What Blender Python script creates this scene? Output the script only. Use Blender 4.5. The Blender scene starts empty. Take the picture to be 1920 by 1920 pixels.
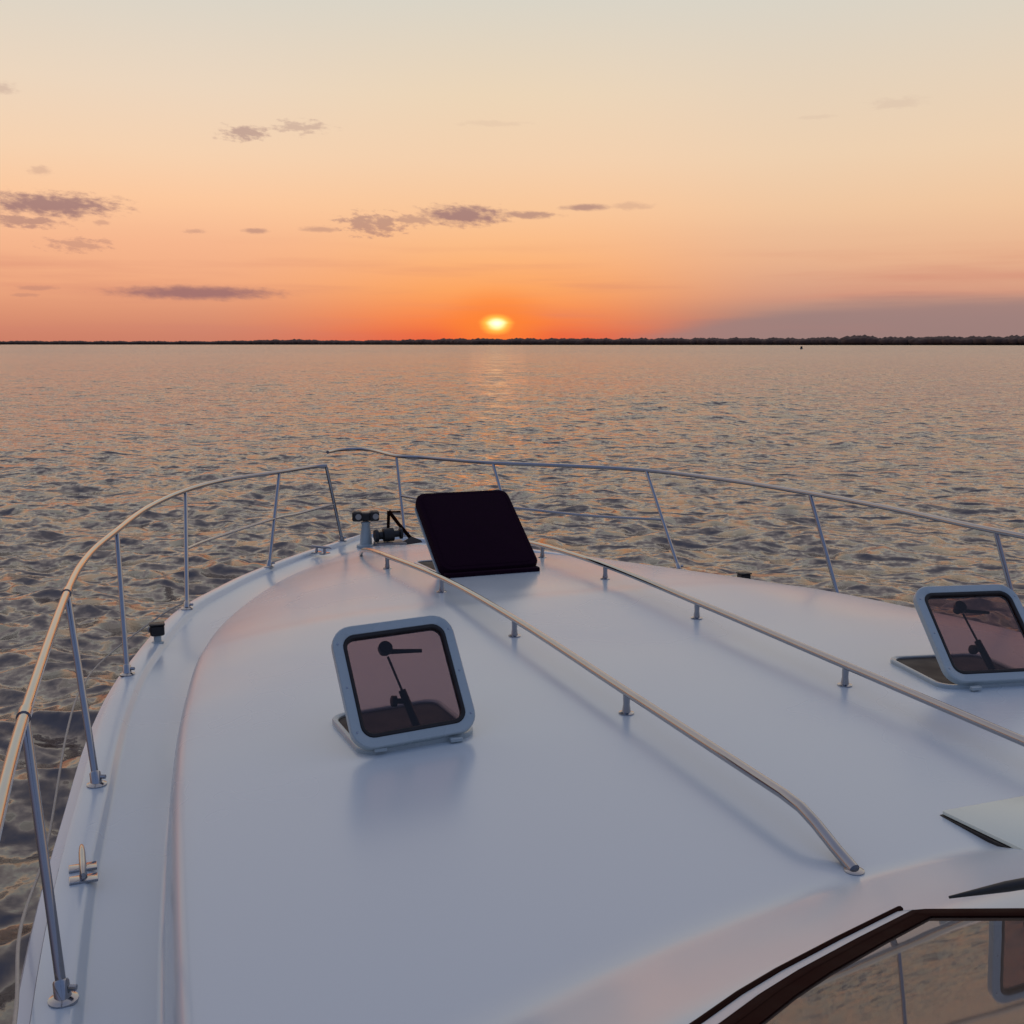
import bpy, math, random
import numpy as np
from mathutils import Vector, Matrix
random.seed(7)
R = math.radians
sc = bpy.context.scene
col = sc.collection

# ------------------------------------------------------------------ camera
CAM = Vector((-2.33, 0.0, 3.40))
FPX, YAW, PITCH = 2077.0, R(20.5), math.atan(315/2077)
cd = bpy.data.cameras.new('camera'); cam = bpy.data.objects.new('camera', cd); col.objects.link(cam)
cam.location = CAM; cam.rotation_euler = (math.pi/2-PITCH, 0, -YAW)
cd.sensor_width = 36; cd.lens = 36*FPX/1920; cd.clip_start = .05; cd.clip_end = 60000
sc.camera = cam
sc.view_settings.view_transform = 'Standard'; sc.view_settings.look = 'None'
sc.view_settings.exposure = 0; sc.view_settings.gamma = 1; sc.view_settings.use_curve_mapping = False
sc.cycles.max_bounces = 8; sc.cycles.sample_clamp_indirect = 4

# ------------------------------------------------------------------ sky
SUN_AZ = YAW - math.atan(28/2077*1.0)          # clockwise from +Y
SUN_EL = R(1.02)
def srgb(r, g, b):
    f = lambda c: (c/12.92 if c <= .04045 else ((c+.055)/1.055)**2.4)
    return (f(r/255), f(g/255), f(b/255), 1)
W = bpy.data.worlds.new('World'); sc.world = W; W.use_nodes = True
nt = W.node_tree; N = nt.nodes; L = nt.links; N.clear()
def M(op, a, b=None, c=None, clamp=False):
    n = N.new('ShaderNodeMath'); n.operation = op; n.use_clamp = clamp
    for i, v in enumerate((a, b, c)):
        if v is None: continue
        if isinstance(v, (int, float)): n.inputs[i].default_value = v
        else: L.new(v, n.inputs[i])
    return n.outputs[0]
def SS(x, lo, hi, a=0., b=1.):
    n = N.new('ShaderNodeMapRange'); n.interpolation_type = 'SMOOTHSTEP'
    L.new(x, n.inputs[0])
    for i, v in zip((1, 2, 3, 4), (lo, hi, a, b)): n.inputs[i].default_value = v
    return n.outputs[0]
def MIX(f, a, b, mode='MIX'):
    n = N.new('ShaderNodeMix'); n.data_type = 'RGBA'; n.blend_type = mode
    if isinstance(f, (int, float)): n.inputs[0].default_value = f
    else: L.new(f, n.inputs[0])
    for i, v in ((6, a), (7, b)):
        if isinstance(v, tuple): n.inputs[i].default_value = v
        else: L.new(v, n.inputs[i])
    return n.outputs[2]
tc = N.new('ShaderNodeTexCoord'); sep = N.new('ShaderNodeSeparateXYZ'); L.new(tc.outputs['Generated'], sep.inputs[0])
dx, dy, dz = sep.outputs
az = M('MULTIPLY', M('ARCTAN2', dx, dy), 180/math.pi)                     # degrees clockwise from +Y
raz = M('SUBTRACT', az, math.degrees(YAW))                                 # degrees from the bow-right heading
raz = M('SUBTRACT', M('MODULO', M('ADD', raz, 540.), 360.), 180.)
el = M('MULTIPLY', M('ARCSINE', dz), 180/math.pi)
def ramp(stops):
    # stops: (elevation in degrees, colour)
    n = N.new('ShaderNodeValToRGB'); cr = n.color_ramp; cr.interpolation = 'EASE' if False else 'LINEAR'
    L.new(M('DIVIDE', M('ADD', el, 2.), 92.), n.inputs[0])
    while len(cr.elements) < len(stops): cr.elements.new(.5)
    for e, (d, c) in zip(cr.elements, stops):
        e.position = (d+2)/92; e.color = c
    return n.outputs[0]
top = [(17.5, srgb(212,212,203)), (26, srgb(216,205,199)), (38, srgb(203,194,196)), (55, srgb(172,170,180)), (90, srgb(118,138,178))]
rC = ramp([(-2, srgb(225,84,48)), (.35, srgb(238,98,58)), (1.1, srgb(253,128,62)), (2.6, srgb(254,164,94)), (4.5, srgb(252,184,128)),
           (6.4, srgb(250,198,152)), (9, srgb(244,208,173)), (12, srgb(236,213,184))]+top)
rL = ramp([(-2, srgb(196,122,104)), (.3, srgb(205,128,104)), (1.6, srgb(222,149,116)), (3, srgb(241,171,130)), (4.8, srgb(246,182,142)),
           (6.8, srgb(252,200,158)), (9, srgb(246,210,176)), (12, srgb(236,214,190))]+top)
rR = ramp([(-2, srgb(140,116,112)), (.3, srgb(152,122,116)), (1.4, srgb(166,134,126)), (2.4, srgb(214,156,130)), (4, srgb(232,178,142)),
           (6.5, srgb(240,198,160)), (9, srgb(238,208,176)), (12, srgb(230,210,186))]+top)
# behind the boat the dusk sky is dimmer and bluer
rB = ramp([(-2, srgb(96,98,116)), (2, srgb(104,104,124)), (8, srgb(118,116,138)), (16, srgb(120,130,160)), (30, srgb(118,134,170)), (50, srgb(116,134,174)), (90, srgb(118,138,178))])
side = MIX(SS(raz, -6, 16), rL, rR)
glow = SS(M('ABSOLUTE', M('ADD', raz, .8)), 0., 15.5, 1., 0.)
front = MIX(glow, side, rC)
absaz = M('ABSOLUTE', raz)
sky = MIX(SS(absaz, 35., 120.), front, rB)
# soft streaks low over the horizon
mp = N.new('ShaderNodeCombineXYZ'); L.new(M('MULTIPLY', raz, .06), mp.inputs[0]); L.new(M('MULTIPLY', el, .9), mp.inputs[1])
ns = N.new('ShaderNodeTexNoise'); L.new(mp.outputs[0], ns.inputs[0]); ns.inputs['Scale'].default_value = 1.1; ns.inputs['Detail'].default_value = 5
stk = M('MULTIPLY', SS(ns.outputs[0], .45, .75), M('MULTIPLY', SS(el, 0., 1.), SS(el, 3., 6., 1., 0.)))
sky = MIX(M('MULTIPLY', stk, .4), sky, srgb(205,128,112))
# grey-mauve bank over the right-hand horizon
edge = M('ADD', M('MULTIPLY', SS(raz, 0., 19.), 2.2), M('MULTIPLY', M('SUBTRACT', ns.outputs[0], .5), 1.6))
bank = M('MULTIPLY', SS(M('SUBTRACT', el, edge), -.5, .25, 1., 0.), SS(raz, 1.5, 11.))
sky = MIX(M('MULTIPLY', bank, .8), sky, srgb(158,128,124))
# clouds: (px, py, half width px, half height px, strength, raggedness)
CL = [(95,384,112,19,1.,.55), (40,415,62,10,.7,.9), (145,460,52,10,.45,1.), (372,549,150,12,.95,.25), (458,249,42,11,.75,.8), (565,238,45,10,.5,1.),
      (700,420,62,17,.7,1.), (775,412,50,9,.6,.9), (868,404,78,17,1.,.5), (985,403,60,6,.75,.5), (1098,389,46,6,.8,.3), (1185,386,35,7,.3,.5), (600,430,36,5,.5,.4),
      (480,433,22,5,.6,.4), (368,433,22,4,.4,.7), (75,320,18,7,.35,.6), (5,165,20,8,.4,.6), (1680,193,50,8,.16,.6), (1530,220,30,4,.12,.6), (925,232,60,5,.13,.6),
      (70,540,36,4,.35,.6), (50,553,22,3,.3,.6), (190,418,14,5,.4,.6)]
mp2 = N.new('ShaderNodeCombineXYZ'); L.new(raz, mp2.inputs[0]); L.new(M('ADD', M('MULTIPLY', el, 2.6), M('MULTIPLY', raz, .25)), mp2.inputs[1])
n2 = N.new('ShaderNodeTexNoise'); L.new(mp2.outputs[0], n2.inputs[0]); n2.inputs['Scale'].default_value = 1.5; n2.inputs['Detail'].default_value = 7; n2.inputs['Roughness'].default_value = .62
nz = M('SUBTRACT', n2.outputs[0], .5)
tot = None
for px, py, hw, hh, st, rg in CL:
    x = (px-960)/FPX; y = (960-py)/FPX
    v = Vector((0, math.cos(PITCH), -math.sin(PITCH))) + x*Vector((1,0,0)) + y*Vector((0, math.sin(PITCH), math.cos(PITCH)))
    v.normalize(); ca = math.degrees(math.atan2(v.x, v.y)); ce = math.degrees(math.asin(v.z))
    k = math.degrees(1/FPX)
    a = M('DIVIDE', M('SUBTRACT', raz, ca), hw*k*1.15); b = M('DIVIDE', M('SUBTRACT', el, ce), hh*k*1.25)
    d = M('SQRT', M('ADD', M('MULTIPLY', a, a), M('MULTIPLY', b, b)))
    d = M('ADD', d, M('MULTIPLY', nz, 3.6*rg))
    m = M('MULTIPLY', SS(d, .30, 1.10, 1., 0.), st)
    tot = m if tot is None else M('MAXIMUM', tot, m)
cc = MIX(SS(el, 2.5, 12.), srgb(150,108,110), srgb(170,138,134))
sky = MIX(M('MULTIPLY', tot, .88), sky, cc)
# sun disc seen through thin haze, wider than tall
sx = M('DIVIDE', M('SUBTRACT', raz, math.degrees(SUN_AZ-YAW)), 1.0); sy = M('DIVIDE', M('SUBTRACT', el, math.degrees(SUN_EL)), .60)
sd = M('SQRT', M('ADD', M('MULTIPLY', sx, sx), M('MULTIPLY', sy, sy)))
sd = M('ADD', sd, M('MULTIPLY', M('SUBTRACT', ns.outputs[0], .5), .9))
sd = M('MAXIMUM', sd, 0.)
sky = MIX(M('MULTIPLY', SS(sd, .5, 3.6, 1., 0.), .75), sky, (1.0, .235, .035, 1))
sky = MIX(SS(sd, .3, 1.0, 1., 0.), sky, (1.15, .66, .09, 1))
sky = MIX(SS(sd, .0, .62, 1., 0.), sky, (1.7, 1.45, .85, 1))
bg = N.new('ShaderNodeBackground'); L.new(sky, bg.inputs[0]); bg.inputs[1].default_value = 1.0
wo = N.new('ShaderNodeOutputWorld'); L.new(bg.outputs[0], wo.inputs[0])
W.cycles.sampling_method = 'MANUAL'; W.cycles.sample_map_resolution = 1024

# ------------------------------------------------------------------ sun lamp
sl = bpy.data.lights.new('sun', 'SUN'); sl.energy = .0015; sl.angle = R(3); sl.color = (1, .46, .22)
so = bpy.data.objects.new('sun', sl); col.objects.link(so)
sdv = Vector((math.sin(SUN_AZ)*math.cos(SUN_EL), math.cos(SUN_AZ)*math.cos(SUN_EL), math.sin(SUN_EL)))
so.rotation_euler = sdv.to_track_quat('Z', 'Y').to_euler(); so.location = (0, 0, 30)

# ------------------------------------------------------------------ helpers
def tag(o, label=None, cat=None, group=None, kind=None):
    for k, v in (('label', label), ('category', cat), ('group', group), ('kind', kind)):
        if v: o[k] = v
    return o
def empty(name, loc=(0, 0, 0), parent=None):
    o = bpy.data.objects.new(name, None); col.objects.link(o); o.location = loc; o.empty_display_size = .2
    if parent: setpar(o, parent)
    return o
def wloc(o):
    m = Vector(o.location)
    while o.parent: o = o.parent; m += Vector(o.location)
    return m
def setpar(o, p):
    w = Vector(o.location); o.parent = p; o.location = w - wloc(p)
class MB:
    """collects shapes (world coordinates) that become ONE mesh object"""
    def __init__(s): s.v = []; s.f = []
    def add(s, vs, fs):
        b = len(s.v); s.v += [tuple(v) for v in vs]; s.f += [tuple(i+b for i in f) for f in fs]; return s
    def tube(s, pts, r, n=12, caps=True):
        pts = [Vector(p) for p in pts]; rs = r if isinstance(r, (list, tuple)) else [r]*len(pts)
        t0 = (pts[1]-pts[0]).normalized(); u = t0.orthogonal().normalized(); vs = []; fs = []
        for i, p in enumerate(pts):
            t = ((pts[min(i+1, len(pts)-1)]-p).normalized() + (p-pts[max(i-1, 0)]).normalized()).normalized() if 0 < i < len(pts)-1 else (pts[min(i+1, len(pts)-1)]-pts[max(i-1, 0)]).normalized()
            u = (u - t*u.dot(t)).normalized(); w = t.cross(u)
            for k in range(n):
                a = 2*math.pi*k/n; vs.append(p + (u*math.cos(a)+w*math.sin(a))*rs[i])
        for i in range(len(pts)-1):
            for k in range(n):
                a, b = i*n+k, i*n+(k+1) % n; fs.append((a, b, b+n, a+n))
        if caps: fs.append(tuple(range(n))[::-1]); fs.append(tuple(range((len(pts)-1)*n, len(pts)*n)))
        return s.add(vs, fs)
    def lathe(s, o, axis, prof, n=20):
        o = Vector(o); ax = Vector(axis).normalized(); u = ax.orthogonal().normalized(); w = ax.cross(u); vs = []; fs = []
        for h, r in prof:
            for k in range(n):
                a = 2*math.pi*k/n; vs.append(o+ax*h+(u*math.cos(a)+w*math.sin(a))*max(r, 1e-4))
        for i in range(len(prof)-1):
            for k in range(n):
                a, b = i*n+k, i*n+(k+1) % n; fs.append((a, b, b+n, a+n))
        fs.append(tuple(range(n))[::-1]); fs.append(tuple(range((len(prof)-1)*n, len(prof)*n)))
        return s.add(vs, fs)
    def box(s, c, size, mat=None, bev=.12):
        # chamfered box
        hx, hy, hz = [d/2 for d in size]; b = min(hx, hy, hz)*bev*2; vs = []; fs = []
        ring = [(hx-b, -hy), (hx, -hy+b), (hx, hy-b), (hx-b, hy), (-hx+b, hy), (-hx, hy-b), (-hx, -hy+b), (-hx+b, -hy)]
        for z, k in ((-hz, 1), (-hz+b, 0), (hz-b, 0), (hz, 1)):
            for x, y in ring:
                vs.append(Vector((x*(1-k*b/hx) if hx > b else x, y*(1-k*b/hy) if hy > b else y, z)))
        if mat: vs = [mat @ v for v in vs]
        vs = [v+Vector(c) for v in vs]
        for i in range(3):
            for k in range(8): fs.append((i*8+k, i*8+(k+1) % 8, (i+1)*8+(k+1) % 8, (i+1)*8+k))
        fs.append(tuple(range(8))[::-1]); fs.append(tuple(range(24, 32)))
        return s.add(vs, fs)
    def build(s, name, mat, parent=None, sharp=40, origin=None):
        me = bpy.data.meshes.new(name)
        o = Vector(origin) if origin is not None else sum((Vector(v) for v in s.v[:200]), Vector())/max(1, len(s.v[:200]))
        me.from_pydata([tuple(Vector(v)-o) for v in s.v], [], s.f); me.validate(); me.update()
        me.materials.append(mat)
        ob = bpy.data.objects.new(name, me); col.objects.link(ob); ob.location = o
        smooth(me, sharp)
        if parent: setpar(ob, parent)
        return ob
def smooth(me, ang=40):
    import bmesh
    bm = bmesh.new(); bm.from_mesh(me); bmesh.ops.recalc_face_normals(bm, faces=bm.faces)
    for f in bm.faces: f.smooth = True
    for e in bm.edges: e.smooth = not (len(e.link_faces) == 2 and e.calc_face_angle(0) > R(ang))
    bm.to_mesh(me); bm.free()
def spline(pts, n=8):
    """Catmull-Rom through pts"""
    P = [Vector(p) for p in pts]; P = [P[0]*2-P[1]]+P+[P[-1]*2-P[-2]]; out = []
    for i in range(1, len(P)-2):
        for k in range(n):
            t = k/n; a, b, c, d = P[i-1:i+3]
            out.append(.5*((2*b)+(c-a)*t+(2*a-5*b+4*c-d)*t*t+(3*b-a-3*c+d)*t**3))
    out.append(P[-2]); return out
def lerp(tab, x):
    if x <= tab[0][0]: return tab[0][1]
    for (a, va), (b, vb) in zip(tab, tab[1:]):
        if x <= b: return va+(vb-va)*(x-a)/(b-a)
    return tab[-1][1]
def smooth_tab(tab):
    p = spline([(a, b, 0) for a, b in tab], 10); return [(v.x, v.y) for v in p]

# ------------------------------------------------------------------ materials
def mat(name, base, rough=.4, metal=0., **kw):
    m = bpy.data.materials.new(name); m.use_nodes = True; b = m.node_tree.nodes['Principled BSDF']
    b.inputs['Base Color'].default_value = (*base, 1) if len(base) == 3 else base
    b.inputs['Roughness'].default_value = rough; b.inputs['Metallic'].default_value = metal
    for k, v in kw.items(): b.inputs[k].default_value = v
    return m
def noisy(m, scale, amt=.15, rvar=.1, bump=0., bscale=None, coord='Object', stretch=(1, 1, 1), dist=.002, detail=6):
    """procedural colour, gloss and fine relief variation"""
    t = m.node_tree; n = t.nodes; l = t.links; b = n['Principled BSDF']
    tc = n.new('ShaderNodeTexCoord'); mp = n.new('ShaderNodeMapping'); mp.inputs['Scale'].default_value = stretch; l.new(tc.outputs[coord], mp.inputs[0])
    no = n.new('ShaderNodeTexNoise'); no.inputs['Scale'].default_value = scale; no.inputs['Detail'].default_value = detail; l.new(mp.outputs[0], no.inputs[0])
    c = tuple(b.inputs['Base Color'].default_value)
    mr = n.new('ShaderNodeMix'); mr.data_type = 'RGBA'; l.new(no.outputs[0], mr.inputs[0])
    mr.inputs[6].default_value = tuple(x*(1-amt) for x in c[:3])+(1,); mr.inputs[7].default_value = tuple(min(1, x*(1+amt)) for x in c[:3])+(1,)
    l.new(mr.outputs[2], b.inputs['Base Color'])
    r0 = b.inputs['Roughness'].default_value
    m2 = n.new('ShaderNodeMapRange'); l.new(no.outputs[0], m2.inputs[0]); m2.inputs[1].default_value = .3; m2.inputs[2].default_value = .7
    m2.inputs[3].default_value = max(.01, r0-rvar); m2.inputs[4].default_value = r0+rvar; l.new(m2.outputs[0], b.inputs['Roughness'])
    if bump:
        nb = n.new('ShaderNodeTexNoise'); nb.inputs['Scale'].default_value = bscale or scale*8; nb.inputs['Detail'].default_value = 3; l.new(mp.outputs[0], nb.inputs[0])
        bp = n.new('ShaderNodeBump'); bp.inputs['Strength'].default_value = bump; bp.inputs['Distance'].default_value = dist; l.new(nb.outputs[0], bp.inputs['Height']); l.new(bp.outputs[0], b.inputs['Normal'])
    return m
gel = noisy(mat('white_gelcoat', (.60, .665, .69), .24, IOR=1.75), 1.1, .035, .06, detail=3)
gel2 = noisy(mat('hull_gelcoat', (.66, .68, .70), .25), 2.0, .05, .05)
frameW = noisy(mat('hatch_frame_paint', (.42, .49, .50), .3), 6, .06, .06)
steel = noisy(mat('stainless_steel', (.37, .375, .395), .09, 1.0), 14, .10, .07, stretch=(1, 1, 1))
darkpl = noisy(mat('black_plastic', (.012, .011, .012), .5), 20, .3, .1)
canvas = noisy(mat('black_canvas', (.014, .003, .011), .95, **{'Specular IOR Level': .08}), 30, .3, .03, .5, 260)
rubber = noisy(mat('black_rubber', (.012, .010, .010), .6), 30, .3, .1)
bronze = noisy(mat('brown_frame', (.018, .004, .003), .8, **{'Specular IOR Level': .04}), 12, .3, .08)
greyplastic = noisy(mat('grey_plastic', (.22, .20, .19), .45), 12, .2, .1)
rubberg = noisy(mat('grey_sealant', (.40, .40, .42), .6), 20, .1, .05)
ropem = noisy(mat('pale_rope', (.55, .48, .38), .9), 60, .2, .05)
lens = mat('lamp_glass', (.35, .33, .30), .08)
lid = noisy(mat('pale_sky_reflection_panel', (.80, .84, .70), .3), 4, .04, .05)  # skylight panel: the sky's reflection is put into its pale base colour
wsglass = mat('windshield_glass', (.10, .080, .065), .025, IOR=2.3); 
noisy(wsglass, 3, .2, .012, .05, 1.5, dist=.01)
# tinted hatch glass: part see-through, part mirror
tg = bpy.data.materials.new('tinted_glass'); tg.use_nodes = True; n_ = tg.node_tree.nodes; l_ = tg.node_tree.links; n_.clear()
ou = n_.new('ShaderNodeOutputMaterial'); tr = n_.new('ShaderNodeBsdfTransparent'); tr.inputs[0].default_value = (.60, .49, .50, 1)
gl = n_.new('ShaderNodeBsdfGlossy'); gl.inputs['Roughness'].default_value = .05; fr = n_.new('ShaderNodeFresnel'); fr.inputs[0].default_value = 1.5
mx = n_.new('ShaderNodeMixShader'); gb = n_.new('ShaderNodeNewGeometry'); mm = n_.new('ShaderNodeMath'); mm.operation = 'SUBTRACT'; mm.inputs[0].default_value = 1; l_.new(gb.outputs['Backfacing'], mm.inputs[1])
mf = n_.new('ShaderNodeMath'); mf.operation = 'MULTIPLY'; l_.new(fr.outputs[0], mf.inputs[0]); l_.new(mm.outputs[0], mf.inputs[1]); l_.new(mf.outputs[0], mx.inputs[0]); l_.new(tr.outputs[0], mx.inputs[1]); l_.new(gl.outputs[0], mx.inputs[2]); l_.new(mx.outputs[0], ou.inputs[0])
inner = noisy(mat('dark_opening_shade', (.03, .022, .02), .7), 8, .2, .1)  # shade inside an open hatch, put in as dark colour

# water: dark body, mirror surface, fine ripples on top of the modelled waves
wm = bpy.data.materials.new('sea_water'); wm.use_nodes = True; t = wm.node_tree; n = t.nodes; l = t.links; b = n['Principled BSDF']
b.inputs['Base Color'].default_value = (.120, .089, .075, 1); b.inputs['IOR'].default_value = 1.68
tcw = n.new('ShaderNodeTexCoord')
ln_ = n.new('ShaderNodeVectorMath'); ln_.operation = 'LENGTH'; l.new(tcw.outputs['Object'], ln_.inputs[0])
mr_ = n.new('ShaderNodeMapRange'); l.new(ln_.outputs['Value'], mr_.inputs[0]); mr_.inputs[1].default_value = 25; mr_.inputs[2].default_value = 500; mr_.inputs[3].default_value = .11; mr_.inputs[4].default_value = .20
l.new(mr_.outputs[0], b.inputs['Roughness'])      # unresolved ripples blur the mirror with distance
def vm(op, a, b=None, sc_=None):
    q = n.new('ShaderNodeVectorMath'); q.operation = op; l.new(a, q.inputs[0])
    if b is not None:
        if isinstance(b, tuple): q.inputs[1].default_value = b
        else: l.new(b, q.inputs[1])
    return q.outputs[0]
geo = n.new('ShaderNodeNewGeometry'); nn = geo.outputs['Normal']
for scale, amp, det in ((13., .65, 3), (4.6, .75, 3), (1.3, .5, 2)):      # ripple slopes too fine for the mesh
    q = n.new('ShaderNodeTexNoise'); q.inputs['Scale'].default_value = scale; q.inputs['Detail'].default_value = det; l.new(tcw.outputs['Object'], q.inputs[0])
    nn = vm('ADD', nn, vm('MULTIPLY', vm('SUBTRACT', q.outputs['Color'], (.5, .5, .5)), (amp, amp, 0)))
wq = n.new('ShaderNodeTexNoise'); wq.inputs['Scale'].default_value = .55; wq.inputs['Detail'].default_value = 2; l.new(tcw.outputs['Object'], wq.inputs[0])
wrp = vm('ADD', tcw.outputs['Object'], vm('MULTIPLY', vm('SUBTRACT', wq.outputs['Color'], (.5, .5, .5)), (1.5, 1.5, 0)))
rw_ = random.Random(5)
for i in range(14):                                                         # short-crested wind ripples as real wave trains
    lam_ = .20*(1.1/.20)**((i+rw_.random())/14); th_ = YAW+math.pi+.12+rw_.gauss(0, .62); kx_, ky_ = math.sin(th_), math.cos(th_)
    q = n.new('ShaderNodeVectorMath'); q.operation = 'DOT_PRODUCT'; l.new(wrp, q.inputs[0]); kk = 2*math.pi/lam_; q.inputs[1].default_value = (kx_*kk, ky_*kk, 0)
    m1 = n.new('ShaderNodeMath'); m1.operation = 'ADD'; l.new(q.outputs['Value'], m1.inputs[0]); m1.inputs[1].default_value = rw_.uniform(0, 6.28)
    m2 = n.new('ShaderNodeMath'); m2.operation = 'SINE'; l.new(m1.outputs[0], m2.inputs[0])
    q2 = n.new('ShaderNodeVectorMath'); q2.operation = 'SCALE'; q2.inputs[0].default_value = (kx_, ky_, 0); 
    m3 = n.new('ShaderNodeMath'); m3.operation = 'MULTIPLY'; l.new(m2.outputs[0], m3.inputs[0]); m3.inputs[1].default_value = .082; l.new(m3.outputs[0], q2.inputs['Scale'])
    nn = vm('ADD', nn, q2.outputs[0])
nn = vm('NORMALIZE', nn)
l.new(nn, b.inputs['Normal'])

# ------------------------------------------------------------------ sea surface
def make_sea():
    rng = np.random.default_rng(11)
    def patch(a0, a1, na, r0, r1, ratio):
        nr = int(math.log(r1/r0)/math.log(ratio))+1
        r = r0*ratio**np.arange(nr+1); a = np.linspace(a0, a1, na+1)
        RR, AA = np.meshgrid(r, a, indexing='ij')
        X = CAM.x+RR*np.sin(AA); Y = CAM.y+RR*np.cos(AA)
        return X, Y, RR, ratio-1, (a1-a0)/na
    NW = 170
    lam = np.exp(rng.uniform(math.log(.24), math.log(7), NW)); th = rng.normal(YAW+math.pi+.15, .85, NW); ph = rng.uniform(0, 2*math.pi, NW)
    k = 2*math.pi/lam; slope = .0165*np.where(lam < .8, 2.2, np.where(lam < 1.8, 1.45, np.where(lam < 4, .6, .45))); amp = slope/k
    def waves(X, Y, RR, dr):
        Z = np.zeros_like(X); DX = np.zeros_like(X); DY = np.zeros_like(X)
        sp = RR*dr
        # patches of calmer and rougher water
        g = .85+.3*np.sin(X*.11+1.3+.8*np.sin(Y*.05))*np.sin(Y*.085+.5*np.sin(X*.07))
        for i in range(NW):
            ok = np.clip((lam[i]/sp-2.6)/2.0, 0, 1)
            if ok.max() <= 0: continue
            kx, ky = k[i]*math.sin(th[i]), k[i]*math.cos(th[i]); p = kx*X+ky*Y+ph[i]; A = amp[i]*ok*g
            Z += A*np.cos(p); s = A*np.sin(p)*.85; DX -= math.sin(th[i])*s; DY -= math.cos(th[i])*s
        # bow wave spreading from the stem on both sides
        for sgn in (-1, 1):
            ux, uy = sgn*math.cos(R(28)), -math.sin(R(28))      # along the crest, aft and outward
            qx, qy = X-0., Y-10.3
            al = qx*ux+qy*uy; cr = qx*(sgn*math.sin(R(28)))+qy*math.cos(R(28))
            env = np.clip(al/1.5, 0, 1)*np.exp(-np.clip(al, 0, None)/9)*np.exp(-((cr-.3)/1.2)**2)
            Z += .16*env*np.cos(cr*3.4+.4*np.sin(al*1.7))
        return X+DX, Y+DY, Z
    me = bpy.data.meshes.new('sea'); V = []; F = []; off = 0
    A0, A1 = YAW-R(31), YAW+R(31)
    for (a0, a1, na, r0, r1, q) in ((A0, A1, 620, 3.2, 900., 1.0052), (A1, A0+2*math.pi, 200, 3.2, 900., 1.02)):
        X, Y, RR, dr, da = patch(a0, a1, na, r0, r1, q)
        eff = dr if na > 400 else max(dr, da)
        x, y, z = waves(X, Y, RR, eff)
        fade = np.clip((900-RR)/500, 0, 1); z *= fade
        if na > 400: seam = None
        V.append(np.stack([x, y, z], -1).reshape(-1, 3)); nr_, na_ = X.shape
        idx = np.arange(nr_*na_).reshape(nr_, na_)+off
        F.append(np.stack([idx[:-1, :-1], idx[:-1, 1:], idx[1:, 1:], idx[1:, :-1]], -1).reshape(-1, 4)); off += nr_*na_
    # flat ring to the horizon and a small disc under the hull
    for r0, r1, zz in ((895., 16000., -.02), (.01, 3.35, -.25)):
        a = np.linspace(0, 2*math.pi, 241); rr = np.geomspace(r0, r1, 14)
        RR, AA = np.meshgrid(rr, a, indexing='ij'); X = CAM.x+RR*np.sin(AA); Y = CAM.y+RR*np.cos(AA)
        V.append(np.stack([X, Y, np.full_like(X, zz)], -1).reshape(-1, 3)); nr_, na_ = X.shape
        idx = np.arange(nr_*na_).reshape(nr_, na_)+off
        F.append(np.stack([idx[:-1, :-1], idx[:-1, 1:], idx[1:, 1:], idx[1:, :-1]], -1).reshape(-1, 4)); off += nr_*na_
    V = np.concatenate(V).astype(np.float32); F = np.concatenate(F).astype(np.int32)[:, ::-1]
    me.vertices.add(len(V)); me.vertices.foreach_set('co', V.ravel())
    me.loops.add(F.size); me.loops.foreach_set('vertex_index', F.ravel())
    me.polygons.add(len(F)); me.polygons.foreach_set('loop_start', np.arange(0, F.size, 4, dtype=np.int32)); me.polygons.foreach_set('loop_total', np.full(len(F), 4, np.int32))
    me.polygons.foreach_set('use_smooth', np.ones(len(F), bool)); me.update(); me.materials.append(wm)
    o = bpy.data.objects.new('sea', me); col.objects.link(o)
    return tag(o, 'choppy sea reflecting the sunset sky, reaching to the low shore', kind='structure')
make_sea()

# ------------------------------------------------------------------ far shore
def shoreline(a):   # a: degrees right of the view's middle -> distance, height of the wood
    D = lerp([(-60, 8500), (-24, 7200), (-10, 5600), (-2, 4300), (6, 3900), (25, 3300), (60, 3600)], a)
    px = lerp([(-60, 5), (-25, 5.5), (-15, 5.5), (-13, 7), (-11, 8.5), (-8.5, 6.5), (-6, 8), (-3, 10), (2, 10.5), (8, 11), (14, 11.5), (16.5, 12), (17.3, 16), (18.3, 12.5), (25, 14), (60, 14)], a)
    return D, px*1.25*D/FPX
landm = noisy(mat('dark_shore', (.030, .022, .016), .95), .02, .3, .03, coord='Object')
mb = MB(); vs = []; fs = []; aa = [i*.5 for i in range(-130, 131)]
for a in aa:
    D, h = shoreline(a); s, c = math.sin(YAW+R(a)), math.cos(YAW+R(a))
    for dd, z in ((-8, -.4), (0, .5), (20, 1.6), (300, 3), (900, 3)): vs.append((CAM.x+s*(D+dd), c*(D+dd), z))
for i in range(len(aa)-1):
    for j in range(4): fs.append((i*5+j, (i+1)*5+j, (i+1)*5+j+1, i*5+j+1))
tag(mb.add(vs, fs).build('shore', landm, origin=(0, 4000, 0)), 'low dark shore along the horizon below the setting sun', kind='structure')
wood = noisy(mat('dark_foliage', (.12, .07, .05), .95), .05, .4, .03, coord='Object')
ico = [(0,0,-1),(.72,-.53,-.45),(-.28,-.85,-.45),(-.89,0,-.45),(-.28,.85,-.45),(.72,.53,-.45),(.28,-.85,.45),(-.72,-.53,.45),(-.72,.53,.45),(.28,.85,.45),(.89,0,.45),(0,0,1)]
icf = [(0,1,2),(1,0,5),(0,2,3),(0,3,4),(0,4,5),(1,5,10),(2,1,6),(3,2,7),(4,3,8),(5,4,9),(1,10,6),(2,6,7),(3,7,8),(4,8,9),(5,9,10),(6,10,11),(7,6,11),(8,7,11),(9,8,11),(10,9,11)]
mb = MB(); a = -40.
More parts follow.
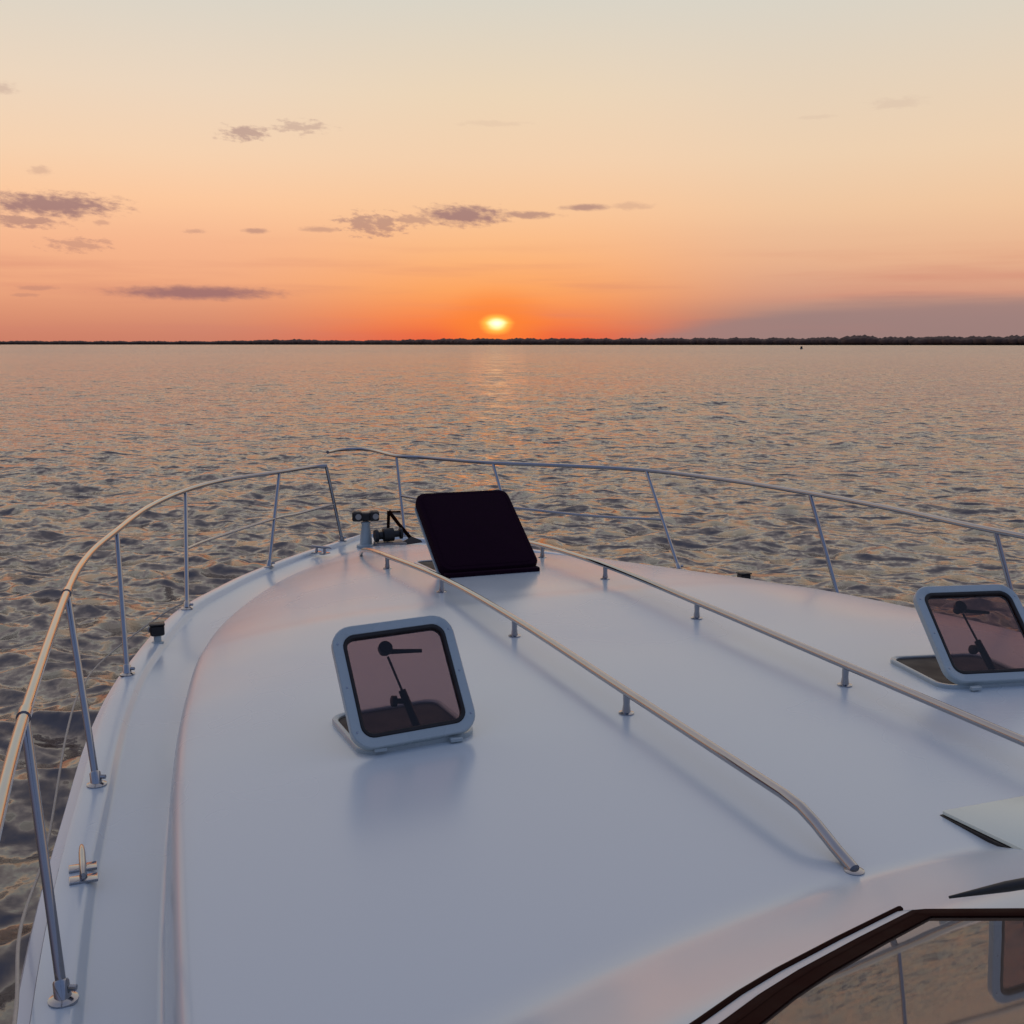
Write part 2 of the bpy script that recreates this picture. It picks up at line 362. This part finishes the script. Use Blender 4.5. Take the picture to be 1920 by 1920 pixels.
while a < 40:
    D, h = shoreline(a); st = math.degrees(h*.40/D)
    for row in range(4):
        aj = a+random.uniform(-.5, .5)*st; d2 = D+6+row*16+random.uniform(0, 14); hh = h*(.88+.10*math.sin(a*5.1)*math.sin(a*1.7+2)+random.uniform(-.06, .06))*(.80+.07*row)
        s, c = math.sin(YAW+R(aj)), math.cos(YAW+R(aj)); rw = h*random.uniform(.5, .95)
        vs = [(CAM.x+s*d2+x*rw*random.uniform(.8, 1.2), c*d2+y*rw, hh/2+z*hh*.55) for x, y, z in ico]
        mb.add(vs, icf)
    a += st
tag(mb.build('treeline', wood, sharp=180, origin=(0, 4000, 0)), 'dark unbroken line of trees along the far shore', kind='stuff')

# small launch far out on the right
def launch(x, y, ang):
    root = empty('small_motorboat', (x, y, 0)); m = MB(); vs = []; fs = []
    secs = [(-2.6, .95, .55), (-1, 1.05, .6), (1, .95, .75), (2.2, .5, .9), (2.9, .05, 1.0)]
    ca, sa = math.cos(ang), math.sin(ang); T = lambda u, v, z: (x+u*ca-v*sa, y+u*sa+v*ca, z)
    for u, w, z in secs: vs += [T(u, -w*.6, -.15), T(u, -w, z), T(u, w, z), T(u, w*.6, -.15)]
    for i in range(4):
        for j in range(3): fs.append((i*4+j, i*4+j+1, i*4+4+j+1, i*4+4+j))
    fs += [(0, 1, 2, 3), (16, 17, 18, 19)]
    m.add(vs, fs).build('hull', greyplastic, root)
    m = MB(); vs = [T(u, v, z) for u, v, z in ((-1.2,-.7,.6),(-1.2,.7,.6),(1.2,.6,.7),(1.2,-.6,.7),(-1.1,-.6,1.9),(-1.1,.6,1.9),(.5,.5,1.9),(.5,-.5,1.9))]
    m.add(vs, [(0,1,2,3),(4,5,6,7),(0,1,5,4),(1,2,6,5),(2,3,7,6),(3,0,4,7)]).build('cabin', darkpl, root)
    return root
D = 760; aa_ = YAW+math.atan((1497-960)/FPX)
tag(launch(CAM.x+D*math.sin(aa_), D*math.cos(aa_), .9), 'tiny dark motorboat far out on the water at right', 'boat')

# ------------------------------------------------------------------ the yacht
DZ = 1.60                                       # height of the side deck above the water
HB = smooth_tab([(-3, 2.55), (0, 2.60), (3, 2.585), (4.65, 2.475), (5.7, 2.365), (6.63, 2.19), (7.62, 1.90), (8.3, 1.55), (8.75, 1.27), (9.34, .82), (9.84, .36), (10.12, .06)])
TB = smooth_tab([(-3, 2.42), (0, 2.36), (1.5, 2.31), (2.9, 2.245), (4.0, 2.165), (5, 2.04), (5.8, 1.90), (6.8, 1.64), (8.25, 1.07), (9.2, .42), (9.5, .12)])
RISE = smooth_tab([(-3, .395), (4.6, .395), (5.8, .38), (6.6, .335), (7.2, .30), (8, .225), (8.8, .13), (9.3, .05), (9.6, .0)])
WALL = smooth_tab([(-3, .80), (3.5, .80), (5, .72), (6.5, .50), (8, .28), (9.3, .05)])
PEX = smooth_tab([(-3, 4.5), (3.5, 4.5), (6.5, 3.6), (8, 2.4), (9.6, 2)])
def brow(x, y):
    s = (2.28-.10*x*x)-y
    return 0 if s <= 0 else (.33*min(s, .4)+.10*max(0, s-.4))*s/(s+.012)
def top_z(x, y):
    t = min(1, abs(x)/max(.02, lerp(TB, y)))
    return DZ+.012+(lerp(RISE, y)+brow(x, y))*((lambda w: w*(1-t**150)+(1-w)*(1-t**lerp(PEX, y)))(max(0, lerp(WALL, y))))
yacht = tag(empty('motor_yacht', (0, 4, 0)), 'white motor yacht foredeck with steel bow rail and open hatches', 'yacht')
ys = [-2+.25*i for i in range(14)]+[1.5+.04*i for i in range(25)]+[2.5+.08*i for i in range(88)]+[9.52+.05*i for i in range(13)]
ys = sorted(set(round(y, 3) for y in ys if y <= 10.12))
# cabin trunk and side decks in one moulding
tt = [0, .1, .2, .3, .4, .5, .58, .66, .73, .79, .84, .88, .91, .935, .95, .965, .975, .982, .987, .9905, .9935, .996, .998, .9993, 1]
vs = []; ncol = None
for y in ys:
    hb = lerp(HB, y); tb = min(lerp(TB, y) if y < 9.5 else .12*(10.12-y)/.62, hb-.03)
    tb = max(tb, .004); half = [(t_*tb, top_z(t_*tb, y) if y < 9.6 else DZ+.012) for t_ in tt]
    g = min(1, max(0, (hb-tb)/.35)); ins = .13*g
    half += [(tb+.004, DZ+.004), (tb+.018*g+.004, DZ-.004), (tb+(hb-tb)*.35, DZ), (hb-ins-.02*g, DZ), (hb-ins, DZ+.004), (hb-ins+.012*g, DZ+.024), (hb-ins+.03*g, DZ+.03), (hb-.03*g, DZ+.03), (hb-.006*g, DZ+.022), (hb, DZ)]
    row = [(-x, z) for x, z in half[:0:-1]]+half
    vs += [(x, y, z) for x, z in row]; ncol = len(row)
fs = [(i*ncol+j, i*ncol+j+1, (i+1)*ncol+j+1, (i+1)*ncol+j) for i in range(len(ys)-1) for j in range(ncol-1)]
MB().add(vs, fs).build('foredeck', gel, yacht, sharp=50, origin=(0, 4, DZ))
# hull sides
vs = []; ncol = 0
for y in ys+[10.2]:
    hb = lerp(HB, y) if y <= 10.12 else .01; k = max(0, (y-4)/6.2)
    half = [(hb+.001, DZ-.001), (hb+.002, DZ-.03), (hb+.05, DZ-.045), (hb+.06, DZ-.07), (hb+.05, DZ-.10), (hb-.005, DZ-.11), (hb*(1-.10*k), DZ-.45), (hb*(1-.25*k), DZ-.9), (hb*(1-.45*k)-.05, .1), (hb*(1-.6*k)-.2, -.5)]
    half = [(max(.01, x), z) for x, z in half]
    row = [(-x, z) for x, z in half]+half[::-1]; ncol = len(row); vs += [(x, y, z) for x, z in row]
fs = [(i*ncol+j, i*ncol+j+1, (i+1)*ncol+j+1, (i+1)*ncol+j) for i in range(len(ys)) for j in range(ncol-1)]
MB().add(vs, fs).build('hull', gel2, yacht, sharp=35, origin=(0, 4, .5))

# bow rail -----------------------------------------------------------------
RT, RS = .0165, .0145
ZT = DZ+.75
pbase = [(-2.50, 3.04), (-2.41, 4.60), (-2.25, 6.16), (-1.83, 7.61), (-1.10, 8.86), (-.30, 9.84)]
ptop = [(-2.57, 3.35), (-2.49, 5.01), (-2.26, 6.61), (-1.76, 8.28), (-.94, 9.23), (-.48, 9.58)]
sbase = [(.30, 9.88), (.99, 8.72), (1.93, 7.61), (2.40, 6.19), (2.50, 4.62), (2.56, 3.04)]
stop = [(.31, 10.19), (.96, 9.28), (1.97, 8.27), (2.39, 6.57), (2.42, 4.85), (2.52, 3.3)]
rail = tag(empty('bow_rail', (0, 6, ZT)), None); setpar(rail, yacht)
pt = [(-2.60, 1.6), (-2.59, 2.4)]+ptop[:2]+[(-2.41, 5.85)]+[ptop[2], (-2.05, 7.5), ptop[3], (-1.42, 8.83), ptop[4], (-.62, 9.52), ptop[5]]
P3 = spline([(x, y, ZT) for x, y in pt], 10)
MB().tube(P3, RT, 14).build('port_top_rail', steel, rail)
stp = [(-.23, 10.78), (-.1, 10.96), (.07, 11.02), (.22, 10.86), stop[0], (.50, 9.98), (.68, 9.68), stop[1], (1.5, 8.82), stop[2], (2.25, 7.45), stop[3], (2.44, 5.7), stop[4], stop[5], (2.55, 1.6)]
S3 = spline([(x, y, ZT) for x, y in stp], 10)
MB().tube(S3, RT, 14).build('starboard_top_rail', steel, rail)
def foot(m, x, y, z):
    m.lathe((x, y, z), (0, 0, 1), [(0, .045), (.008, .045), (.012, .03), (.05, .024), (.055, .019)], 16)
for (bx, by), (tx, ty) in list(zip(pbase, ptop))+list(zip(sbase, stop)):
    m = MB(); b0 = Vector((bx, by, DZ+.03)); t0 = Vector((tx, ty, ZT-.01)); d = (t0-b0)
    m.tube([b0, b0+d*.5, t0], RS, 12).build('stanchion', steel, rail)
    m = MB(); m.lathe(b0, (0, 0, 1), [(-.004, .040), (.005, .040), (.008, .032), (.012, .024)], 16); m.lathe(b0, d, [(0, .024), (.05, .022), (.055, .018)], 14)
    m.lathe(b0+d.normalized()*.035+Vector((.02, -.01, 0)), (1, -.4, 0), [(0, .009), (.02, .009), (.022, .004)], 8)
    m.build('stanchion_foot', steel, rail)
# collars where the port rail is sleeved
for (x, y) in (ptop[1], ptop[0]):
    i = min(range(len(P3)), key=lambda k: (P3[k]-Vector((x, y, ZT))).length); d = (P3[i+1]-P3[i]).normalized()
    MB().tube([P3[i]-d*.03, P3[i]+d*.03], RT+.004, 14).build('rail_sleeve', steel, rail)
# mid rails
def mid(i, f, base, top): (bx, by), (tx, ty) = base[i], top[i]; return Vector((bx+(tx-bx)*f, by+(ty-by)*f, DZ+.03+(.72)*f))
MB().tube(spline([mid(3, .49, pbase, ptop), (-1.55, 8.42, 1.97), mid(4, .50, pbase, ptop), (-.78, 9.37, 1.97), mid(5, .50, pbase, ptop)], 8), .011, 10).build('port_mid_rail', steel, rail)
MB().tube(spline([mid(0, .50, sbase, stop), (.62, 9.45, 1.97), mid(1, .50, sbase, stop), (1.5, 8.42, 1.97), mid(2, .49, sbase, stop)], 8), .011, 10).build('starboard_mid_rail', steel, rail)

# cabin-top handrails ------------------------------------------------------
def handrail(sg):
    root = empty('handrail', (sg*.5, 5, top_z(.5, 5))); setpar(root, yacht)
    H = .085; ft = [(.56, 7.12), (.52, 6.0), (.50, 4.86), (.50, 3.65)]
    path = []
    path.append((sg*.47, 8.32, top_z(.47, 8.32)+.012)); path.append((sg*.515, 8.05, top_z(.52, 8.05)+H*.72)); path.append((sg*.55, 7.65, top_z(.55, 7.65)+H))
    for x, y in ft: path.append((sg*x, y, top_z(x, y)+H))
    path.append((sg*.50, 2.80, top_z(.5, 2.8)+H)); path.append((sg*.50, 2.62, top_z(.5, 2.62)+H)); 
    pts = spline(path, 8)
    pts += [Vector((sg*.50, 2.53, top_z(.5, 2.5)+H*.93)), Vector((sg*.50, 2.46, top_z(.5, 2.4)+H*.72)), Vector((sg*.50, 2.36, top_z(.5, 2.3)+H*.30)), Vector((sg*.50, 2.285, top_z(.5, 2.285)+.004))]
    MB().tube(pts, .0165, 14).build('grab_tube', steel, root)
    MB().lathe((sg*.50, 2.285, top_z(.5, 2.285)-.002), (0, 0, 1), [(0, .027), (.005, .027), (.008, .020)], 16).build('foot_plate', steel, root)
    for x, y in ft:
        z = top_z(x, y); m = MB(); m.lathe((sg*x, y, z-.003), (0, 0, 1), [(0, .030), (.007, .030), (.011, .017), (.04, .013), (.07, .014), (H, .014)], 14)
        m.build('post', steel, root)
    return root
handrail(-1); handrail(1)

# hatches ------------------------------------------------------------------
def rrect(w, h, r, n=6):
    out = []
    for cx, cy, a0 in ((w/2-r, h/2-r, 0), (-w/2+r, h/2-r, 90), (-w/2+r, -h/2+r, 180), (w/2-r, -h/2+r, 270)):
        for k in range(n+1):
            a = R(a0+90*k/n); out.append((cx+r*math.cos(a), cy+r*math.sin(a)))
    return out
def ringplate(m, outer, inner_, z0, z1, T):
    n = len(outer); b = .004
    prof = [(outer, z0), (outer, z1-b), ([(x*.985, y*.985) for x, y in outer], z1), ([(x*1.02, y*1.02) for x, y in inner_], z1), (inner_, z1-b), (inner_, z0)]
    vs = []; fs = []
    for p, z in prof: vs += [T @ Vector((x, y, z)) for x, y in p]
    k = len(prof)
    for i in range(k):
        for j in range(n): fs.append((i*n+j, i*n+(j+1) % n, ((i+1) % k)*n+(j+1) % n, ((i+1) % k)*n+j))
    m.add(vs, fs)
def plate(m, outl, z0, z1, T):
    n = len(outl); vs = [T @ Vector((x, y, z0)) for x, y in outl]+[T @ Vector((x, y, z1)) for x, y in outl]
    m.add(vs, [tuple(range(n))[::-1], tuple(range(n, 2*n))]+[(j, (j+1) % n, n+(j+1) % n, n+j) for j in range(n)])
def hatch(cx, y0, w, length, tilt, dark=False, yaw=0.):
    z0 = top_z(cx, y0)+.012
    root = empty('hatch', (cx, y0, z0)); setpar(root, yacht)
    # base frame on the deck, opening and coaming
    slope = math.atan2(top_z(cx, y0+length)-top_z(cx, y0), length); cs = math.atan2(top_z(cx+w/2, y0)-top_z(cx-w/2, y0), w)
    TB_ = Matrix.Translation((cx, y0+length/2, (top_z(cx, y0)+top_z(cx, y0+length))/2)) @ Matrix.Rotation(yaw, 4, 'Z') @ Matrix.Rotation(slope, 4, 'X') @ Matrix.Rotation(-cs, 4, 'Y')
    m = MB(); ringplate(m, rrect(w-.02, length-.02, .07), rrect(w-.06, length-.06, .06), -.02, .016, TB_); m.build('base_frame', frameW if not dark else gel2, root)
    m = MB(); plate(m, rrect(w-.058, length-.058, .06), -.01, .006, TB_); m.build('opening', inner, root)  # flat dark plate painted as the shade of the opening
    # lid, hinged on its after edge and leaning forward over the opening
    T = Matrix.Translation((cx, y0, z0+.01)) @ Matrix.Rotation(yaw, 4, 'Z') @ Matrix.Rotation(-cs, 4, 'Y') @ Matrix.Rotation(tilt, 4, 'X') @ Matrix.Translation((0, length/2, 0))
    if dark:
        m = MB(); outl = rrect(w, length, .07); o2 = rrect(w-.02, length-.02, .06)
        n_o = len(outl); lay = [(rrect(w-.03, length-.03, .06), -.045), (outl, -.035), (outl, .012), (o2, .026), (rrect(w-.10, length-.10, .05), .032)]
        vs = []; fs = []
        for p, z in lay: vs += [T @ Vector((x, y, z)) for x, y in p]
        for i in range(len(lay)-1):
            for j in range(n_o): fs.append((i*n_o+j, i*n_o+(j+1) % n_o, (i+1)*n_o+(j+1) % n_o, (i+1)*n_o+j))
        fs += [tuple(range(n_o))[::-1], tuple(range((len(lay)-1)*n_o, len(lay)*n_o))]
        m.add(vs, fs).build('lid_cover', canvas, root)
        m = MB(); plate(m, rrect(w+.012, length-.06, .06), -.062, -.047, T); m.build('lid_rim', frameW, root)
        m = MB(); hm = rrect(w-.07, length-.07, .055, 6); m.tube([T @ Vector((x, y, .029)) for x, y in hm+hm[:1]], .003, 6); m.build('cover_hem', canvas, root)
        m = MB(); m.tube([T @ Vector((-.2, length/2-.15, -.05)), Vector((cx-.2, y0+.12, z0))], .007, 8); m.build('stay', darkpl, root)
        m = MB(); m.box(Vector((cx, y0-.012, z0+.0)), (w*.96, .05, .035)); m.build('hinge_flap', canvas, root)
        root['label'] = 'forward hatch lid standing open under a black canvas cover'
        return root
    m = MB(); ringplate(m, rrect(w, length, .075), rrect(w-.078, length-.078, .045), -.014, .016, T); m.build('lid_frame', frameW, root)
    m = MB(); ringplate(m, rrect(w-.072, length-.072, .047), rrect(w-.100, length-.105, .036), -.010, .0185, T); m.build('gasket', rubber, root)
    m = MB(); plate(m, rrect(w-.10, length-.10, .038), .000, .007, T); m.build('pane', tg, root)
    for sx_ in (-1, 1):
        for sy_ in (-.36, 0, .36):
            MB().lathe(T @ Vector((sx_*(w/2-.019), sy_*length, .0155)), T.to_3x3() @ Vector((0, 0, 1)), [(0, .0045), (.0015, .004), (.002, .002)], 8).build('screw', steel, root)
    # catch with lever under the pane (seen through it)
    hx, hy = -.035, length/2-.095
    m = MB(); m.lathe(T @ Vector((hx, hy, -.002)), T.to_3x3() @ Vector((0, 0, -1)), [(0, .026), (.02, .026), (.026, .018), (.045, .016)], 16)
    m.tube([T @ Vector((hx, hy-.005, -.03)), T @ Vector((hx+.05, hy-.012, -.03)), T @ Vector((hx+.14, hy-.022, -.032))], [.011, .009, .007], 10); m.build('catch', darkpl, root)
    # telescopic stay with its locking knob
    pA = T @ Vector((hx+.005, hy-.03, -.02)); pB = Vector((cx+.03, y0+.06, z0+.0)); pm = pA.lerp(pB, .42)
    m = MB(); m.tube([pA, pm], .0045, 8); m.tube([pm, pB], [.014, .016], 10); m.build('stay', darkpl, root)
    pk = pA.lerp(pB, .55); m = MB(); m.lathe(pk+Vector((-.005, 0, 0)), (-1, 0, .1), [(0, .010), (.03, .010), (.032, .020), (.05, .020), (.053, .012)], 12); m.build('knob', darkpl, root)
    for s in (-1, 1): MB().box(Vector((cx+s*w*.3, y0-.005, z0+.002)), (.045, .022, .014)).build('hinge', frameW, root)
    return root
h1 = hatch(-1.335, 3.60, .46, .46, R(53), yaw=R(3.5)); h1['label'] = 'port hatch with tinted pane propped open'
h2 = hatch(1.10, 3.41, .49, .47, R(44), yaw=R(-9)); h2['label'] = 'starboard hatch with tinted pane propped open'
hatch(-.03, 6.52, .66, .76, R(33), dark=True)

# windshield ---------------------------------------------------------------
WS, KX, X0, Y0, Z0 = .375, 0, -.76, 1.76, 2.203
ws = empty('windshield', (0, 1.2, Z0)); setpar(ws, yacht)
def inset(p, d):
    out = []; n = len(p)
    for i in range(n):
        a, b, c = Vector(p[i-1]), Vector(p[i]), Vector(p[(i+1) % n]); e1 = (b-a).normalized(); e2 = (c-b).normalized()
        n1 = Vector((-e1.y, e1.x)); n2 = Vector((-e2.y, e2.x)); k = (n1+n2).normalized(); out.append(tuple(b+k*(d/max(.3, k.dot(n1)))))
    return out
def pane(outl, T, extra=False, TG=None):
    inn = inset(outl, .06)
    m = MB(); plate(m, inn, -.01, .004, TG if TG else T); m.build('glass', wsglass, ws)
    m = MB(); ringplate(m, outl, inn, -.02, .012, T); m.build('frame', bronze, ws)
    o2 = inset(outl, -.038); o3 = inset(outl, -.001)
    m = MB(); ringplate(m, o2, o3, -.16, .002, T); m.build('coaming', gel, ws)
    if extra:
        o4 = inset(outl, -.040); m = MB(); m.tube([T @ Vector((x, y, .0)) for x, y in o4[1:7]], .008, 8); m.build('trim', bronze, ws)
port = [(-.50, 1.415), (-.759, 1.768), (-.99, 1.655), (-1.205, 1.543), (-1.335, 1.465), (-1.46, 1.378), (-1.635, 1.262), (-1.85, 1.1), (-1.85, .35), (-.50, .35)]
def shear(k, x0): return Matrix(((1, 0, 0, 0), (0, 1, 0, 0), (k, -WS, 1, Z0+WS*Y0-k*x0), (0, 0, 0, 1)))
TP = shear(KX, X0)
pane(port, TP, True)
pane([(-x, y) for x, y in port][::-1], Matrix.Diagonal((1, 1, 1, 1)) @ shear(-KX, -X0))
zc_ = Z0+KX*(-.415-X0)
pane([(.495, 1.415), (-.495, 1.415), (-.495, .35), (.495, .35)], Matrix(((1, 0, 0, 0), (0, 1, 0, 0), (0, -WS, 1, zc_+WS*Y0), (0, 0, 0, 1))))
m = MB(); T = TP
m.tube([T @ Vector(p) for p in ((-.64, 1.79, .012), (-.50, 1.77, .014), (-.2, 1.78, .0), (.1, 1.80, -.03))], [.003, .012, .016, .016], 10); m.lathe((.1, 1.80, top_z(.1, 1.80)), (0, 0, 1), [(0, .03), (.04, .03), (.045, .015)], 14); m.build('wiper', darkpl, ws)

# skylight, sky reflection painted pale, with black edge on the centreline
lk = empty('skylight', (.3, 2.2, 2.1)); setpar(lk, yacht)
zc = top_z(0, 2.48)-.022
TL = Matrix.Translation((-.03, 2.485, zc+.02)) @ Matrix.Rotation(R(-3), 4, 'X')
m = MB(); m.box(TL @ Vector((.35, -.30, .012)), (.70, .60, .012), Matrix.Rotation(R(-3), 3, 'X')); m.build('panel', lid, lk)
m = MB(); m.box(TL @ Vector((.35, -.30, -.004)), (.712, .612, .016), Matrix.Rotation(R(-3), 3, 'X')); m.build('seal', rubber, lk)

# fittings -----------------------------------------------------------------
def cleat(x, y, yaw):
    root = empty('cleat', (x, y, DZ+.03)); setpar(root, yacht); c, s = math.cos(yaw), math.sin(yaw); q = lambda u, v, z: Vector((x+u*c-v*s, y+u*s+v*c, DZ+.03+z))
    m = MB(); m.tube([q(-.115, 0, .052), q(-.085, 0, .058), q(-.04, 0, .054), q(.04, 0, .054), q(.085, 0, .058), q(.115, 0, .052)], [.006, .009, .012, .012, .009, .006], 12); m.build('horn', steel, root)
    for u in (-.045, .045):
        m = MB(); m.tube([q(u, 0, .0), q(u*.9, 0, .054)], [.014, .010], 10); m.box(q(u, 0, .003), (.05, .09, .01), Matrix.Rotation(yaw, 3, 'Z')); m.build('leg', steel, root)
    return root
cleat(-2.455, 3.80, math.pi/2+.03); cleat(2.47, 3.86, math.pi/2-.03); cleat(-.60, 9.30, R(130)); 
def nav(x, y, sg):
    root = empty('navigation_light', (x, y, DZ+.03)); setpar(root, yacht)
    m = MB(); m.lathe((x, y, DZ+.02), (0, 0, 1), [(0, .036), (.012, .036), (.016, .022), (.05, .022)], 14); m.build('stalk', frameW, root)
    m = MB(); m.box((x, y, DZ+.105), (.082, .07, .065)); m.box((x, y, DZ+.14), (.088, .078, .008)); m.build('housing', darkpl, root)
    m = MB(); m.lathe((x+sg*.034, y+.02, DZ+.105), (sg, .7, 0), [(0, .022), (.012, .02), (.018, .006)], 12); m.build('lamp_glass', lens, root)
nav(-2.06, 6.80, -1); nav(2.05, 6.86, 1)

# searchlight on its white pedestal
SX, SY, SZ = -.13, 9.62, DZ+.02
sl_ = empty('searchlight', (SX, SY, SZ)); setpar(sl_, yacht)
m = MB(); m.lathe((SX, SY, SZ-.02), (0, 0, 1), [(0, .085), (.02, .085), (.03, .055), (.10, .05), (.20, .036), (.225, .045), (.235, .02)], 20); m.build('pedestal', frameW, sl_)
m = MB(); m.box((SX, SY, SZ+.255), (.10, .08, .07), Matrix.Rotation(-.2, 3, 'Z')); m.build('head', darkpl, sl_)
for s in (-1, 1):
    c = Vector((SX+s*.075, SY-s*.015, SZ+.262)); m = MB(); m.box(c, (.085, .12, .085), Matrix.Rotation(-.2, 3, 'Z')); m.build('lamp_housing', darkpl, sl_)
    MB().lathe(c+Vector((0, -.058, 0)), (-.15, -1, 0), [(0, .028), (.006, .026), (.009, .01)], 16).build('lens', lens, sl_)
# windlass
WX, WY = .06, 9.50
wl = empty('windlass', (WX, WY, DZ)); setpar(wl, yacht)
m = MB(); m.box((WX, WY, DZ+.03), (.26, .2, .05)); m.build('base', greyplastic, wl)
m = MB(); m.lathe((WX-.02, WY, DZ+.12), (1, 0, .05), [(-.13, .02), (-.12, .055), (-.09, .055), (-.08, .035), (-.05, .035), (-.04, .06), (.05, .06), (.06, .03), (.10, .03), (.11, .05), (.13, .05), (.14, .02)], 20); m.build('drum', darkpl, wl)
# anchor stowed on the bow with its shank raised
an = empty('anchor', (.2, 9.65, DZ)); setpar(an, yacht)
m = MB(); m.tube([(.06, 9.60, DZ+.05), (.075, 9.62, DZ+.16), (.09, 9.65, DZ+.31)], [.016, .014, .016], 8)
m.tube([(.09, 9.65, DZ+.31), (.17, 9.60, DZ+.19), (.29, 9.52, DZ+.03)], [.017, .016, .018], 8)
m.tube([(.09, 9.65, DZ+.30), (.21, 9.70, DZ+.29)], .008, 8); m.build('shank', bronze, an)
m = MB(); m.add([(.13, 9.42, DZ+.028), (.36, 9.50, DZ+.03), (.36, 9.56, DZ+.035), (.28, 9.60, DZ+.06), (.16, 9.54, DZ+.035), (.14, 9.44, DZ+.048), (.35, 9.51, DZ+.05), (.27, 9.53, DZ+.085)],
      [(0, 1, 2, 3, 4), (0, 1, 6, 5), (1, 2, 6), (2, 3, 7, 6), (3, 4, 7), (4, 0, 5), (5, 6, 7), (4, 5, 7)]); m.build('fluke', darkpl, an)
m = MB(); m.box((-.12, 9.25, DZ+.03), (.10, .07, .045)); m.lathe((-.06, 9.22, DZ+.0), (0, 0, 1), [(0, .035), (.04, .035), (.05, .02), (.07, .028), (.075, .01)], 14); m.build('deck_bitt', darkpl, yacht)

# slack line along the port side outside the stanchions
rp = MB().tube(spline([(-2.58, 1.7, 2.05), (-2.60, 2.8, 1.74), (-2.64, 3.6, 1.58), (-2.60, 4.5, 1.46), (-2.56, 5.8, 1.45), (-2.50, 6.7, 1.42), (-2.36, 7.4, 1.40), (-2.02, 7.75, 1.55), (-1.84, 7.68, 1.66)], 10), .0055, 6).build('rope', ropem)
tag(rp, 'thin pale line hanging slack outside the port rail', 'rope')
